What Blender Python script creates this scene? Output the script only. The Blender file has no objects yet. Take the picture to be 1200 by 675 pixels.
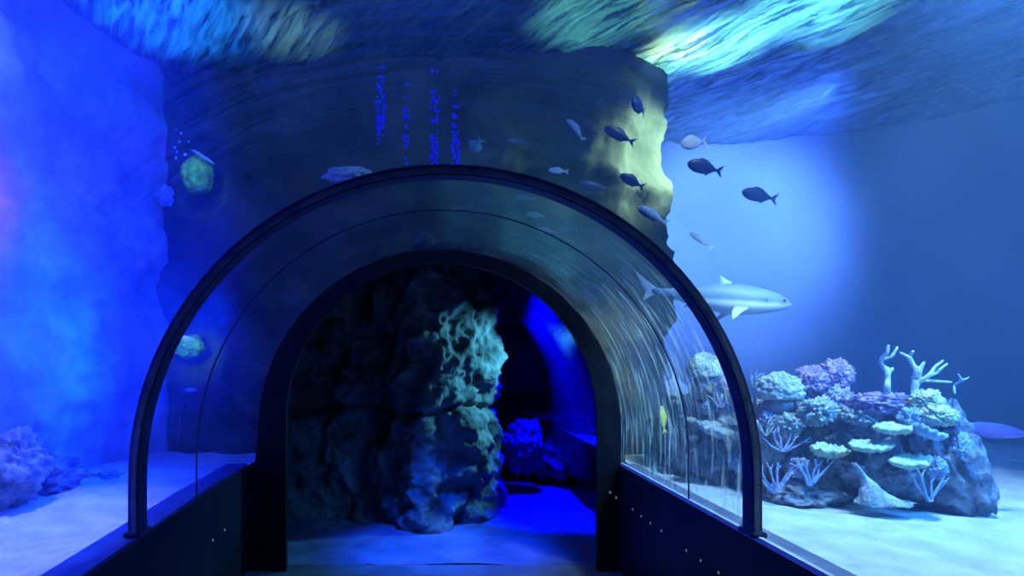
import bpy, bmesh, math, random
from mathutils import Vector, Matrix, noise, Euler

scene = bpy.context.scene
COL = scene.collection
random.seed(7)
F = 700.0; VX, VY = 508.0, 424.0; EYE = 1.8
XC = 0.058; RT = 1.552; SPRING = 1.205; RIBY = 3.017; PORY = 5.13; LEDGE = 0.92
SURF = 5.0; SAND = 0.80

def P(px, py, Y):
    return Vector(((px - VX) / F * Y, Y, EYE - (py - VY) / F * Y))

# ------------------------------------------------------------------ helpers
def tag(o, label=None, cat=None, group=None, kind=None):
    if label: o['label'] = label
    if cat: o['category'] = cat
    if group: o['group'] = group
    if kind: o['kind'] = kind
    return o

def link(name, me, mat=None, parent=None, loc=None):
    o = bpy.data.objects.new(name, me)
    COL.objects.link(o)
    if mat: me.materials.append(mat)
    if parent: o.parent = parent
    if loc is not None: o.location = loc
    return o

def mesh_obj(name, vs, fs, mat=None, parent=None, loc=None, smooth=True):
    me = bpy.data.meshes.new(name)
    me.from_pydata([tuple(v) for v in vs], [], fs)
    me.update()
    if smooth:
        me.polygons.foreach_set('use_smooth', [True] * len(me.polygons))
    return link(name, me, mat, parent, loc)

def bm_obj(name, bm, mat=None, parent=None, loc=None, smooth=True):
    me = bpy.data.meshes.new(name)
    bmesh.ops.recalc_face_normals(bm, faces=bm.faces)
    bm.to_mesh(me); bm.free()
    if smooth:
        me.polygons.foreach_set('use_smooth', [True] * len(me.polygons))
    return link(name, me, mat, parent, loc)

def empty(name, loc, rot=(0, 0, 0)):
    o = bpy.data.objects.new(name, None)
    o.empty_display_size = 0.1
    COL.objects.link(o)
    o.location = loc; o.rotation_euler = rot
    return o

def fbm(v, octv=5, H=0.9, lac=2.1):
    return noise.fractal(v, H, lac, octv, noise_basis='PERLIN_ORIGINAL')

# ------------------------------------------------------------------ materials
def base_mat(name):
    m = bpy.data.materials.new(name); m.use_nodes = True
    nt = m.node_tree; nt.nodes.clear()
    out = nt.nodes.new('ShaderNodeOutputMaterial')
    return m, nt, out

def N(nt, typ, **kw):
    n = nt.nodes.new(typ)
    for k, v in kw.items():
        if k.startswith('i_'):
            key = k[2:]
            n.inputs[int(key) if key.isdigit() else key.replace('_', ' ')].default_value = v
        else:
            setattr(n, k, v)
    return n

def mottled(name, c1, c2, scale=6.0, rough=0.85, bump=0.4, bscale=None, spec=0.2, detail=6, lo=0.35, hi=0.65, emit=None, es=0.0):
    m, nt, out = base_mat(name)
    tc = N(nt, 'ShaderNodeTexCoord')
    no = N(nt, 'ShaderNodeTexNoise'); no.inputs['Scale'].default_value = scale; no.inputs['Detail'].default_value = detail
    nt.links.new(tc.outputs['Object'], no.inputs['Vector'])
    cr = N(nt, 'ShaderNodeValToRGB')
    cr.color_ramp.elements[0].position = lo; cr.color_ramp.elements[0].color = (*c1, 1)
    cr.color_ramp.elements[1].position = hi; cr.color_ramp.elements[1].color = (*c2, 1)
    nt.links.new(no.outputs['Fac'], cr.inputs['Fac'])
    b = N(nt, 'ShaderNodeBsdfPrincipled'); b.inputs['Roughness'].default_value = rough
    b.inputs['Specular IOR Level'].default_value = spec
    nt.links.new(cr.outputs['Color'], b.inputs['Base Color'])
    if bump:
        n2 = N(nt, 'ShaderNodeTexNoise'); n2.inputs['Scale'].default_value = bscale or scale * 4; n2.inputs['Detail'].default_value = 5
        nt.links.new(tc.outputs['Object'], n2.inputs['Vector'])
        bp = N(nt, 'ShaderNodeBump'); bp.inputs['Strength'].default_value = bump; bp.inputs['Distance'].default_value = 0.03
        nt.links.new(n2.outputs['Fac'], bp.inputs['Height'])
        nt.links.new(bp.outputs['Normal'], b.inputs['Normal'])
    if emit:
        b.inputs['Emission Color'].default_value = (*emit, 1); b.inputs['Emission Strength'].default_value = es
    nt.links.new(b.outputs['BSDF'], out.inputs['Surface'])
    return m

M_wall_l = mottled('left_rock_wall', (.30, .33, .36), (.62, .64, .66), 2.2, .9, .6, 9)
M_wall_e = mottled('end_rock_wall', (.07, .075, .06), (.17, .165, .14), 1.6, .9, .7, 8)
M_wall_r = mottled('right_rock_wall', (.42, .46, .5), (.52, .55, .58), .6, .95, .15, 4)
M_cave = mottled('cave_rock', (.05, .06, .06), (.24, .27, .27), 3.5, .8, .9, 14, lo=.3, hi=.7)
M_cave_shade = mottled('shaded_cave_rock', (.015, .018, .02), (.10, .12, .12), 3.0, .85, .9, 12)  # cave rock with the shade of the recess put into its colour
M_ledge_bluelit = mottled('bluelit_ledge_strip', (.015, .02, .20), (.03, .04, .34), 8, .4, .1, 30, spec=.4)  # ledge strip with the blue light put into its colour
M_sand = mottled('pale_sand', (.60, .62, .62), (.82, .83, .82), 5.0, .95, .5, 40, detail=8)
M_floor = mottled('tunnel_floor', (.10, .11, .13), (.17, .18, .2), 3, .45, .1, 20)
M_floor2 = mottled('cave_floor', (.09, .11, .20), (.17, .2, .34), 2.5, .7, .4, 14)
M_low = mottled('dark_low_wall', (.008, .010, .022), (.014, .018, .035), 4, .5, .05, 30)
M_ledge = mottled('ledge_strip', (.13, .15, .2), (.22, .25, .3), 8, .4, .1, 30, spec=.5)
M_trim = mottled('pale_trim', (.55, .58, .62), (.75, .78, .8), 12, .35, .05, 30, spec=.5)
M_rib = mottled('rib_rubber', (.02, .028, .085), (.035, .045, .13), 10, .45, .05, 40, spec=.4)
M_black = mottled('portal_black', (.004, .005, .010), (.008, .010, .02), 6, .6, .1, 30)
M_rock = mottled('reef_rock', (.07, .10, .15), (.50, .54, .58), 9, .9, 1, 18, lo=.38, hi=.72)
M_rock2 = mottled('reef_rock_pale', (.16, .18, .22), (.55, .53, .56), 9, .9, .9, 26, lo=.35, hi=.68)
M_rock_l = mottled('reef_rock_left', (.08, .12, .16), (.34, .42, .46), 8, .9, .9, 20)
M_pale = mottled('pale_coral', (.30, .38, .38), (.74, .80, .76), 22, .85, .8, 60)
M_lav = mottled('lavender_coral', (.36, .36, .58), (.66, .64, .82), 20, .85, .8, 60)
M_purp = mottled('purple_coral', (.42, .24, .52), (.80, .58, .86), 30, .85, .9, 70)
M_white = mottled('white_coral', (.48, .62, .58), (.75, .85, .76), 25, .8, .4, 70)
M_green = mottled('pale_green_coral', (.40, .58, .36), (.80, .90, .62), 24, .8, .6, 60)
M_yel = mottled('cream_coral', (.62, .70, .42), (.95, .96, .74), 30, .8, .7, 70)
M_algae = mottled('green_lump', (.08, .28, .04), (.32, .60, .08), 12, .85, .8, 40)
M_palegrey = mottled('pale_grey_lump', (.40, .48, .5), (.7, .75, .75), 12, .85, .7, 40)
M_frond = mottled('blue_frond', (.20, .34, .55), (.45, .6, .75), 10, .8, .2, 30)

def fish_mat(name, top, bot, split=0.0, soft=0.02, rough=.4):
    m, nt, out = base_mat(name)
    tc = N(nt, 'ShaderNodeTexCoord'); sx = N(nt, 'ShaderNodeSeparateXYZ')
    nt.links.new(tc.outputs['Object'], sx.inputs['Vector'])
    no = N(nt, 'ShaderNodeTexNoise'); no.inputs['Scale'].default_value = 9
    nt.links.new(tc.outputs['Object'], no.inputs['Vector'])
    ma = N(nt, 'ShaderNodeMath', operation='MULTIPLY_ADD'); ma.inputs[1].default_value = soft * 1.5
    nt.links.new(no.outputs['Fac'], ma.inputs[0]); nt.links.new(sx.outputs['Z'], ma.inputs[2])
    mr = N(nt, 'ShaderNodeMapRange'); mr.inputs['From Min'].default_value = split - soft; mr.inputs['From Max'].default_value = split + soft
    nt.links.new(ma.outputs[0], mr.inputs['Value'])
    cr = N(nt, 'ShaderNodeValToRGB')
    cr.color_ramp.elements[0].color = (*bot, 1); cr.color_ramp.elements[1].color = (*top, 1)
    nt.links.new(mr.outputs['Result'], cr.inputs['Fac'])
    b = N(nt, 'ShaderNodeBsdfPrincipled'); b.inputs['Roughness'].default_value = rough; b.inputs['Specular IOR Level'].default_value = .4
    nt.links.new(cr.outputs['Color'], b.inputs['Base Color']); nt.links.new(b.outputs['BSDF'], out.inputs['Surface'])
    return m

M_fish_dark = fish_mat('dark_blue_fish', (.02, .05, .16), (.03, .07, .22), 0, .03)
M_fish_pale = fish_mat('pale_fish', (.55, .65, .75), (.85, .9, .92), 0, .02)
M_fish_two = fish_mat('two_tone_fish', (.75, .88, .92), (.05, .09, .22), 0.0, .012)
M_fish_ghost = fish_mat('dim_grey_fish', (.14, .20, .26), (.34, .42, .46), 0, .02)
M_fish_yel = fish_mat('yellow_fish', (.9, .85, .05), (.95, .95, .15), 0, .02)
M_fish_pur = fish_mat('purple_fish', (.36, .20, .60), (.04, .06, .20), .045, .05)
M_shark = fish_mat('shark_skin', (.16, .24, .42), (.80, .90, .92), -.004, .016, .5)
M_sharkfin = fish_mat('shark_fin', (.42, .52, .62), (.75, .85, .88), 0, .05, .5)
M_eye = mottled('eye_black', (.005, .005, .006), (.01, .01, .012), 10, .2, 0)

# emissive colour standing in for reflected specks, blue and pale
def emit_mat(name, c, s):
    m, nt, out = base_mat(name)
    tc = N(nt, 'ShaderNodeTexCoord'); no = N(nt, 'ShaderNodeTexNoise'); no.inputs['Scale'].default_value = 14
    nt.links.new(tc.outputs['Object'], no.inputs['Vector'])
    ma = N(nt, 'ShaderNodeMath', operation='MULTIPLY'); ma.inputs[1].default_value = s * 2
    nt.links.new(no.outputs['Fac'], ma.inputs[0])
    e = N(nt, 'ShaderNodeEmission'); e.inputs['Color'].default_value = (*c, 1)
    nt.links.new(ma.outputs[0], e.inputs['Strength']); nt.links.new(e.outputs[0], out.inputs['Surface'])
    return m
M_glint = emit_mat('blue_glint', (.005, .008, 1), .95)
M_added_cord = mottled('added_dark_cord', (.01, .012, .03), (.02, .025, .05), 10, .6, 0)
M_dot = emit_mat('pale_glint_dot', (.35, .5, .75), .35)

# acrylic: clear sheet with faint gloss; long fine streaks running round the arch
def acrylic(name, haze, streak, gloss=0.05, tint=(.93, .96, 1)):
    m, nt, out = base_mat(name)
    tc = N(nt, 'ShaderNodeTexCoord'); sx = N(nt, 'ShaderNodeSeparateXYZ')
    nt.links.new(tc.outputs['Object'], sx.inputs['Vector'])
    dx = N(nt, 'ShaderNodeMath', operation='SUBTRACT'); dx.inputs[1].default_value = XC
    dz = N(nt, 'ShaderNodeMath', operation='SUBTRACT'); dz.inputs[1].default_value = SPRING
    nt.links.new(sx.outputs['X'], dx.inputs[0]); nt.links.new(sx.outputs['Z'], dz.inputs[0])
    at = N(nt, 'ShaderNodeMath', operation='ARCTAN2')
    nt.links.new(dz.outputs[0], at.inputs[0]); nt.links.new(dx.outputs[0], at.inputs[1])
    ta = N(nt, 'ShaderNodeMath', operation='MULTIPLY'); ta.inputs[1].default_value = 5.0
    nt.links.new(at.outputs[0], ta.inputs[0])
    ya = N(nt, 'ShaderNodeMath', operation='MULTIPLY'); ya.inputs[1].default_value = 24.0
    nt.links.new(sx.outputs['Y'], ya.inputs[0])
    skew = N(nt, 'ShaderNodeMath', operation='MULTIPLY_ADD'); skew.inputs[1].default_value = 1.6
    nt.links.new(at.outputs[0], skew.inputs[0]); nt.links.new(ya.outputs[0], skew.inputs[2])
    cv = N(nt, 'ShaderNodeCombineXYZ')
    nt.links.new(ta.outputs[0], cv.inputs['X']); nt.links.new(skew.outputs[0], cv.inputs['Y'])
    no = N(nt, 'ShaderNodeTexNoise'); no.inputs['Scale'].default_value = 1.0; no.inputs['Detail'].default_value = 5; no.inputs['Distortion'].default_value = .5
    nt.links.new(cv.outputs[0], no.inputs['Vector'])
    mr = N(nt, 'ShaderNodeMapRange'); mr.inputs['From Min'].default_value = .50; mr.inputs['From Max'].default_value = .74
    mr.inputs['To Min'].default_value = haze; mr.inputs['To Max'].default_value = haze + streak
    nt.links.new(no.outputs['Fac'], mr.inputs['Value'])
    wr = N(nt, 'ShaderNodeMapRange'); wr.interpolation_type = 'SMOOTHSTEP'  # light difference put into the material: streaks fade towards the left
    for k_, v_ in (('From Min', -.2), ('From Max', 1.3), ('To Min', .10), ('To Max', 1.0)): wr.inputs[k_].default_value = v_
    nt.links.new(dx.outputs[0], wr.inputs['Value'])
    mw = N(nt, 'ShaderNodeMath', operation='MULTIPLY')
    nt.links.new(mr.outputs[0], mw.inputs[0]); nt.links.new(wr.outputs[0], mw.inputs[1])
    tr = N(nt, 'ShaderNodeBsdfTransparent'); tr.inputs['Color'].default_value = (*tint, 1)
    tl = N(nt, 'ShaderNodeBsdfTranslucent'); tl.inputs['Color'].default_value = (.80, .85, .72, 1)
    gl = N(nt, 'ShaderNodeBsdfGlossy'); gl.inputs['Roughness'].default_value = .12; gl.inputs['Color'].default_value = (.9, .95, 1, 1)
    bp = N(nt, 'ShaderNodeBump'); bp.inputs['Strength'].default_value = .25; bp.inputs['Distance'].default_value = .02
    nt.links.new(no.outputs['Fac'], bp.inputs['Height']); nt.links.new(bp.outputs[0], gl.inputs['Normal'])
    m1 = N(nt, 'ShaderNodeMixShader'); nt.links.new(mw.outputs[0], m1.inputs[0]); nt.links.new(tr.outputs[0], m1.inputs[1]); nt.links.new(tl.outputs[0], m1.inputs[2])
    lw = N(nt, 'ShaderNodeLayerWeight'); lw.inputs['Blend'].default_value = .25
    lm = N(nt, 'ShaderNodeMath', operation='MULTIPLY'); lm.inputs[1].default_value = gloss * 5
    nt.links.new(lw.outputs['Fresnel'], lm.inputs[0])
    m2 = N(nt, 'ShaderNodeMixShader'); nt.links.new(lm.outputs[0], m2.inputs[0]); nt.links.new(m1.outputs[0], m2.inputs[1]); nt.links.new(gl.outputs[0], m2.inputs[2])
    nt.links.new(m2.outputs[0], out.inputs['Surface'])
    return m
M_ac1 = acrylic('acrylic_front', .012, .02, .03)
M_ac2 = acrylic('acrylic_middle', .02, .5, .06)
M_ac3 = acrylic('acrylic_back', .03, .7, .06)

# ------------------------------------------------------------------ walls
def path_wall(name, pts, z0, z1, nu, nv, amp, sc, mat, seed=0, flip=False, keep=None, feat=None, octv=6):
    # a displaced sheet standing on a plan polyline
    seg = [0]
    for a, b in zip(pts, pts[1:]): seg.append(seg[-1] + (Vector(b) - Vector(a)).length)
    L = seg[-1]
    def at(s):
        for i in range(len(pts) - 1):
            if s <= seg[i + 1] + 1e-6:
                t = (s - seg[i]) / (seg[i + 1] - seg[i])
                return Vector(pts[i]).lerp(Vector(pts[i + 1]), t)
        return Vector(pts[-1])
    vs, fs = [], []
    off = Vector((seed * 13.7, seed * 5.1, seed * 2.3))
    for i in range(nu + 1):
        s = L * i / nu
        p = at(s); h = .12
        d = (at(min(L, s + h)) - at(max(0, s - h))).normalized()
        p = (at(max(0, s - h)) + at(min(L, s + h)) + p * 2) / 4 if 0 < i < nu else p
        n = Vector((d.y, -d.x, 0)) * (-1 if flip else 1)
        for j in range(nv + 1):
            z = z0 + (z1 - z0) * j / nv
            q = Vector((p.x, p.y, z))
            dsp = amp * fbm(q * sc + off, octv)
            if feat: dsp += feat(q)
            vs.append(q + n * dsp)
    keepf = keep or (lambda c: True)
    W = nv + 1
    for i in range(nu):
        for j in range(nv):
            f = (i * W + j, (i + 1) * W + j, (i + 1) * W + j + 1, i * W + j + 1)
            c = (vs[f[0]] + vs[f[2]]) / 2
            if keepf(c): fs.append(f)
    return mesh_obj(name, vs, fs, mat)

def ledge_feat(q):
    r = noise.ridged_multi_fractal(Vector((q.x * .7, q.y * .7, q.z * 1.6)), .9, 2.1, 4, 1.0, 2.0)
    return .10 * (r - 1.0)

tag(path_wall('wall_left', [(-3.5, -1.2), (-3.5, 2.0), (-3.42, 4.2), (-3.25, 5.6), (-3.0, 6.8)], .4, 5.35, 170, 110, .16, .9, M_wall_l, 1, flip=False, feat=ledge_feat),
    'rock tank wall flooded with vivid blue light left of the tunnel', 'wall', kind='structure')

def arch_hole(c):
    dx = c.x - XC
    return not ((abs(dx) < 1.74 and c.z < SPRING) or (dx * dx + (c.z - SPRING - .05) ** 2 < 1.74 ** 2))
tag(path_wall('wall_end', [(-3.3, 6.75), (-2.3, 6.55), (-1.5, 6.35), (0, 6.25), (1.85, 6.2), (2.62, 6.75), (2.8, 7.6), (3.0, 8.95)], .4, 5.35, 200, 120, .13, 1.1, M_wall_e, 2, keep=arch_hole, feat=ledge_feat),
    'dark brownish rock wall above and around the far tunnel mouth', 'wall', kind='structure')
tag(path_wall('wall_right', [(2.85, 8.8), (4.5, 8.75), (6.3, 8.2), (7.8, 6.6), (8.6, 4.5), (8.8, -1.2)], .4, 5.35, 90, 50, .08, .5, M_wall_r, 3),
    'smooth back wall of the right tank with a round blue glow', 'wall', kind='structure')

# cave beyond the portal
def cave_feat(q):
    a = .16 * (noise.ridged_multi_fractal(Vector((q.x * 1.5, q.y * 1.5, q.z * 1.2)), .8, 2.2, 5, 1.0, 2.0) - 1.0)
    zc = EYE - (482 - VY) / F * 6.5
    a -= .09 * math.exp(-((q.z - zc - .05 * math.sin(q.x * 5)) / .035) ** 2)
    return a
tag(path_wall('wall_cave_left', [(-2.1, 6.72), (-1.2, 6.95), (-.6, 6.78), (-.10, 6.36), (.22, 6.5), (.64, 6.85), (.74, 7.4), (.82, 9.6)], -.1, 3.3, 220, 150, .12, 1.7, M_cave, 4, feat=cave_feat),
    'dark rock face inside the tunnel mouth with a teal lit column', 'wall', kind='structure')
tag(path_wall('wall_cave_back', [(.5, 9.4), (1.6, 9.5), (2.3, 9.45), (2.8, 9.3)], -.1, 3.4, 120, 120, .25, 1.3, M_cave_shade, 5, feat=cave_feat),
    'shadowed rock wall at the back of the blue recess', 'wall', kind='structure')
tag(path_wall('wall_cave_right', [(2.6, 9.4), (2.4, 8.2), (2.3, 7.4), (2.15, 6.7)], -.1, 3.4, 80, 80, .15, 1.3, M_cave_shade, 6, feat=None),
    'shadowed rock on the right side of the recess', 'wall', kind='structure')

def slab(name, x0, x1, y0, y1, z0, z1, mat, parent=None, bev=0):
    bm = bmesh.new(); bmesh.ops.create_cube(bm, size=1)
    for v in bm.verts:
        v.co = Vector(((x0 + x1) / 2 + v.co.x * (x1 - x0), (y0 + y1) / 2 + v.co.y * (y1 - y0), (z0 + z1) / 2 + v.co.z * (z1 - z0)))
    if bev: bmesh.ops.bevel(bm, geom=bm.edges[:], offset=bev, segments=2, affect='EDGES')
    return bm_obj(name, bm, mat, parent, smooth=False)

def grid(name, x0, x1, y0, y1, nx, ny, zf, mat):
    vs = [Vector((x0 + (x1 - x0) * i / nx, y0 + (y1 - y0) * j / ny, 0)) for i in range(nx + 1) for j in range(ny + 1)]
    for v in vs: v.z = zf(v.x, v.y)
    fs = [(i * (ny + 1) + j, (i + 1) * (ny + 1) + j, (i + 1) * (ny + 1) + j + 1, i * (ny + 1) + j + 1) for i in range(nx) for j in range(ny)]
    return mesh_obj(name, vs, fs, mat)

tag(slab('floor', -1.75, 1.9, -1.2, 5.3, -.1, 0, M_floor), 'dark tunnel floor before the far mouth', 'floor', kind='structure')
tag(grid('floor_cave', -1.9, 2.8, 5.3, 9.8, 60, 60, lambda x, y: .025 * fbm(Vector((x * 1.5, y * 1.5, 3))) - .0, M_floor2), 'uneven cave floor glowing blue beyond the tunnel mouth', 'floor', kind='structure')
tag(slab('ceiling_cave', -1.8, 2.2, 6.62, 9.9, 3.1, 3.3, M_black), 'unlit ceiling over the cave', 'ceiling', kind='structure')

# low walls, ledges
def prism_along(name, rows, mat, parent=None):
    # rows: list of (Y, [(x,z),...]) closed profiles
    vs, fs = [], []
    n = len(rows[0][1])
    for Y, pr in rows:
        vs += [Vector((x, Y, z)) for x, z in pr]
    for r in range(len(rows) - 1):
        for k in range(n):
            a, b = r * n + k, r * n + (k + 1) % n
            fs.append((a, b, b + n, a + n))
    fs.append(tuple(range(n))); fs.append(tuple((len(rows) - 1) * n + k for k in range(n)))
    bm = bmesh.new()
    bv = [bm.verts.new(v) for v in vs]
    for f in fs: bm.faces.new([bv[i] for i in f])
    return bm_obj(name, bm, mat, parent, smooth=False)

LIN = [(-1.2, -1.40), (2.45, -1.44), (3.05, -1.485), (4.03, -1.56), (PORY, -1.60)]
def lowwall(name, xin, w, sgn, mat, z0, z1):
    rows = []
    for Y, x in xin:
        rows.append((Y, [(x, z0), (x, z1), (x + sgn * w, z1), (x + sgn * w, z0)]))
    return prism_along(name, rows, mat)
tag(lowwall('wall_low_left', LIN, .16, -1, M_low, 0, LEDGE - .012), 'dark navy low wall along the left of the tunnel', 'low wall', kind='structure')
RIN = [(-1.2, 1.605), (2.45, 1.605), (PORY, 1.605)]
tag(lowwall('wall_low_right', RIN, .15, 1, M_low, 0, LEDGE - .012), 'dark navy low wall along the right of the tunnel', 'low wall', kind='structure')
tag(lowwall('trim_1', LIN, .17, -1, M_ledge_bluelit, LEDGE - .012, LEDGE + .006), 'blue lit ledge on top of the left low wall', 'ledge', kind='structure')
tag(lowwall('trim_2', [(y, x + .022) for y, x in RIN], .11, 1, M_ledge, LEDGE - .012, LEDGE + .004), 'blue channel ledge on top of the right low wall', 'ledge', kind='structure')
tag(lowwall('trim_3', [(y, x - .002) for y, x in RIN], .024, 1, M_trim, LEDGE - .012, LEDGE + .014), 'thin pale edge strip along the right ledge', 'edge strip', kind='structure')

# ------------------------------------------------------------------ tunnel
def arch_pts(R, n=64, zb=LEDGE, spring=SPRING, xc=XC):
    pts = [Vector((xc - R, zb)), Vector((xc - R, (zb + spring) / 2))]
    for i in range(n + 1):
        a = math.pi - math.pi * i / n
        pts.append(Vector((xc + R * math.cos(a), spring + R * math.sin(a))))
    pts += [Vector((xc + R, (zb + spring) / 2)), Vector((xc + R, zb))]
    return pts

def arch_sheet(name, y0, y1, R, mat, ny=6):
    ap = arch_pts(R)
    vs, fs = [], []
    for j in range(ny + 1):
        Y = y0 + (y1 - y0) * j / ny
        vs += [Vector((p.x, Y, p.y)) for p in ap]
    n = len(ap)
    for j in range(ny):
        for k in range(n - 1):
            fs.append((j * n + k, j * n + k + 1, (j + 1) * n + k + 1, (j + 1) * n + k))
    return mesh_obj(name, vs, fs, mat)

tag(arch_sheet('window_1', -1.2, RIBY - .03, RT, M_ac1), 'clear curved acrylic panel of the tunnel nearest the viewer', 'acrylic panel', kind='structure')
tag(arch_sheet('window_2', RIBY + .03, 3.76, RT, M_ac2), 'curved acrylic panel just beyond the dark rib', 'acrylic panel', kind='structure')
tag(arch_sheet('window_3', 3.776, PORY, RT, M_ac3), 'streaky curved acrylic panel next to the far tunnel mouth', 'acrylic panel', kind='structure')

def arch_bar(name, Y, R, half_w, half_t, mat, parent=None, zb=LEDGE):
    # rectangular-section bar swept round the arch
    ap0, ap1 = arch_pts(R - half_t, zb=zb), arch_pts(R + half_t, zb=zb)
    vs, fs = [], []
    for a, b in zip(ap0, ap1):
        vs += [Vector((a.x, Y - half_w, a.y)), Vector((b.x, Y - half_w, b.y)), Vector((b.x, Y + half_w, b.y)), Vector((a.x, Y + half_w, a.y))]
    n = len(ap0)
    for i in range(n - 1):
        for k in range(4):
            a, b = i * 4 + k, i * 4 + (k + 1) % 4
            fs.append((a, b, b + 4, a + 4))
    fs += [(0, 1, 2, 3), tuple((n - 1) * 4 + k for k in range(4))]
    bm = bmesh.new(); bv = [bm.verts.new(v) for v in vs]
    for f in fs: bm.faces.new([bv[i] for i in f])
    return bm_obj(name, bm, mat, parent, smooth=False)

rib = arch_bar('tunnel_rib', RIBY, RT, .045, .026, M_rib, zb=LEDGE + .01)
tag(rib, 'thick dark arched rib joining the tunnel panels, standing on both ledges', 'arch rib')
arch_bar('gasket', RIBY - .05, RT - .006, .006, .012, M_ledge, rib, zb=LEDGE + .01)
for s in (-1, 1):
    slab('foot', XC + s * RT - .04, XC + s * RT + .04, RIBY - .07, RIBY + .07, LEDGE + .006, LEDGE + .035, M_rib, rib, .006)
seam = arch_bar('panel_seam', 3.768, RT, .006, .003, M_rib)
tag(seam, 'thin dark joint line round the streaky acrylic past the thick rib', 'seam')

# portal: dark frame round the far mouth with a tube running into the rock
po = empty('door_1', (0, PORY, 0)); tag(po, 'black arched mouth at the far end of the tunnel', 'doorway', kind='structure')
def portal():
    xl, xr = -1.267, 1.407
    xc = (xl + xr) / 2; r = (xr - xl) / 2; spi = 2.65 - r
    inner = [Vector((xl, 0))] + [Vector((xc + r * math.cos(math.pi - math.pi * i / 64), spi + r * math.sin(math.pi - math.pi * i / 64))) for i in range(65)] + [Vector((xr, 0))]
    ro = RT + .012
    outer = [Vector((XC - ro - .12, 0)), ] + [Vector((XC + ro * math.cos(math.pi - math.pi * i / 64), SPRING + ro * math.sin(math.pi - math.pi * i / 64))) for i in range(65)] + [Vector((XC + ro + .12, 0))]
    def ring(y0, y1, inn, out):
        vs, fs = [], []; n = len(inn)
        for Y in (y0, y1):
            for p in inn: vs.append(Vector((p.x, Y, p.y)))
            for p in out: vs.append(Vector((p.x, Y, p.y)))
        for i in range(n - 1):
            fs.append((i, i + 1, n + i + 1, n + i)); fs.append((2 * n + i, 3 * n + i, 3 * n + i + 1, 2 * n + i + 1))
            fs.append((i, 2 * n + i, 2 * n + i + 1, i + 1)); fs.append((n + i, n + i + 1, 3 * n + i + 1, 3 * n + i))
        return vs, fs
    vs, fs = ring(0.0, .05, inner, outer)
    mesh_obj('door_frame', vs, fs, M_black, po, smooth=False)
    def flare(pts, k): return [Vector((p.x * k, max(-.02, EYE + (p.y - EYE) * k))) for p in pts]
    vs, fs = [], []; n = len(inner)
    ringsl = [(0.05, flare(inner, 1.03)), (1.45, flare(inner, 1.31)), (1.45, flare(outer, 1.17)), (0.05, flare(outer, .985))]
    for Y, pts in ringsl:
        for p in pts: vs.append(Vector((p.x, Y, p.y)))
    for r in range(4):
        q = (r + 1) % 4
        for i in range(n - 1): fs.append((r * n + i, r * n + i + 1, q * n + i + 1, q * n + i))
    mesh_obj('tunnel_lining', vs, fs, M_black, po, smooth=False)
portal()

# ------------------------------------------------------------------ sand
def sand_z(x, y):
    z = SAND + .05 * fbm(Vector((x * .9, y * .9, 1.3)), 4) + .016 * fbm(Vector((x * 5, y * 5, 7)), 4)
    if x > 0: e = min(1, max(0, (x - 1.74) / .25)); z = z * e + (LEDGE - .03) * (1 - e)
    else: e = min(1, max(0, (-1.68 - x) / .25)); z = z * e + (LEDGE - .03) * (1 - e)
    if x > 0: z += .035 * math.exp(-((x - 2.1) / .3) ** 2 - ((y - 2.9) / .8) ** 2)
    return z
tag(grid('floor_tank_right', 1.752, 8.9, -1.2, 8.9, 130, 150, sand_z, M_sand), 'bright rippled white sand bed to the right of the tunnel', 'sand', kind='structure')
tag(grid('floor_tank_left', -3.6, -1.63, -1.2, 7.0, 50, 140, sand_z, M_sand), 'bluish white sand bed to the left of the tunnel', 'sand', kind='structure')

# ------------------------------------------------------------------ water body and surface
ap = arch_pts(RT + .02, 40, zb=.45)
prof = [Vector((-3.6, .45))] + ap + [Vector((9.2, .45)), Vector((9.2, SURF - .01)), Vector((-3.6, SURF - .01))]
bm = bmesh.new()
lo = [bm.verts.new((p.x, -1.25, p.y)) for p in prof]; hi = [bm.verts.new((p.x, 9.1, p.y)) for p in prof]
n = len(prof)
for k in range(n): bm.faces.new([lo[k], lo[(k + 1) % n], hi[(k + 1) % n], hi[k]])
f1 = bm.faces.new(lo[::-1]); f2 = bm.faces.new(hi)
bmesh.ops.triangulate(bm, faces=[f1, f2])
m, nt, out = base_mat('water_haze')
vs_ = N(nt, 'ShaderNodeVolumeScatter'); vs_.inputs['Color'].default_value = (.25, .48, 1, 1); vs_.inputs['Density'].default_value = .06; vs_.inputs['Anisotropy'].default_value = .2
va = N(nt, 'ShaderNodeVolumeAbsorption'); va.inputs['Color'].default_value = (.1, .6, .95, 1); va.inputs['Density'].default_value = .03
ad = N(nt, 'ShaderNodeAddShader'); nt.links.new(vs_.outputs[0], ad.inputs[0]); nt.links.new(va.outputs[0], ad.inputs[1]); nt.links.new(ad.outputs[0], out.inputs['Volume'])
tag(bm_obj('water', bm, m, smooth=False), 'hazy blue water filling the tank round the tunnel', 'water', kind='structure')

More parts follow.
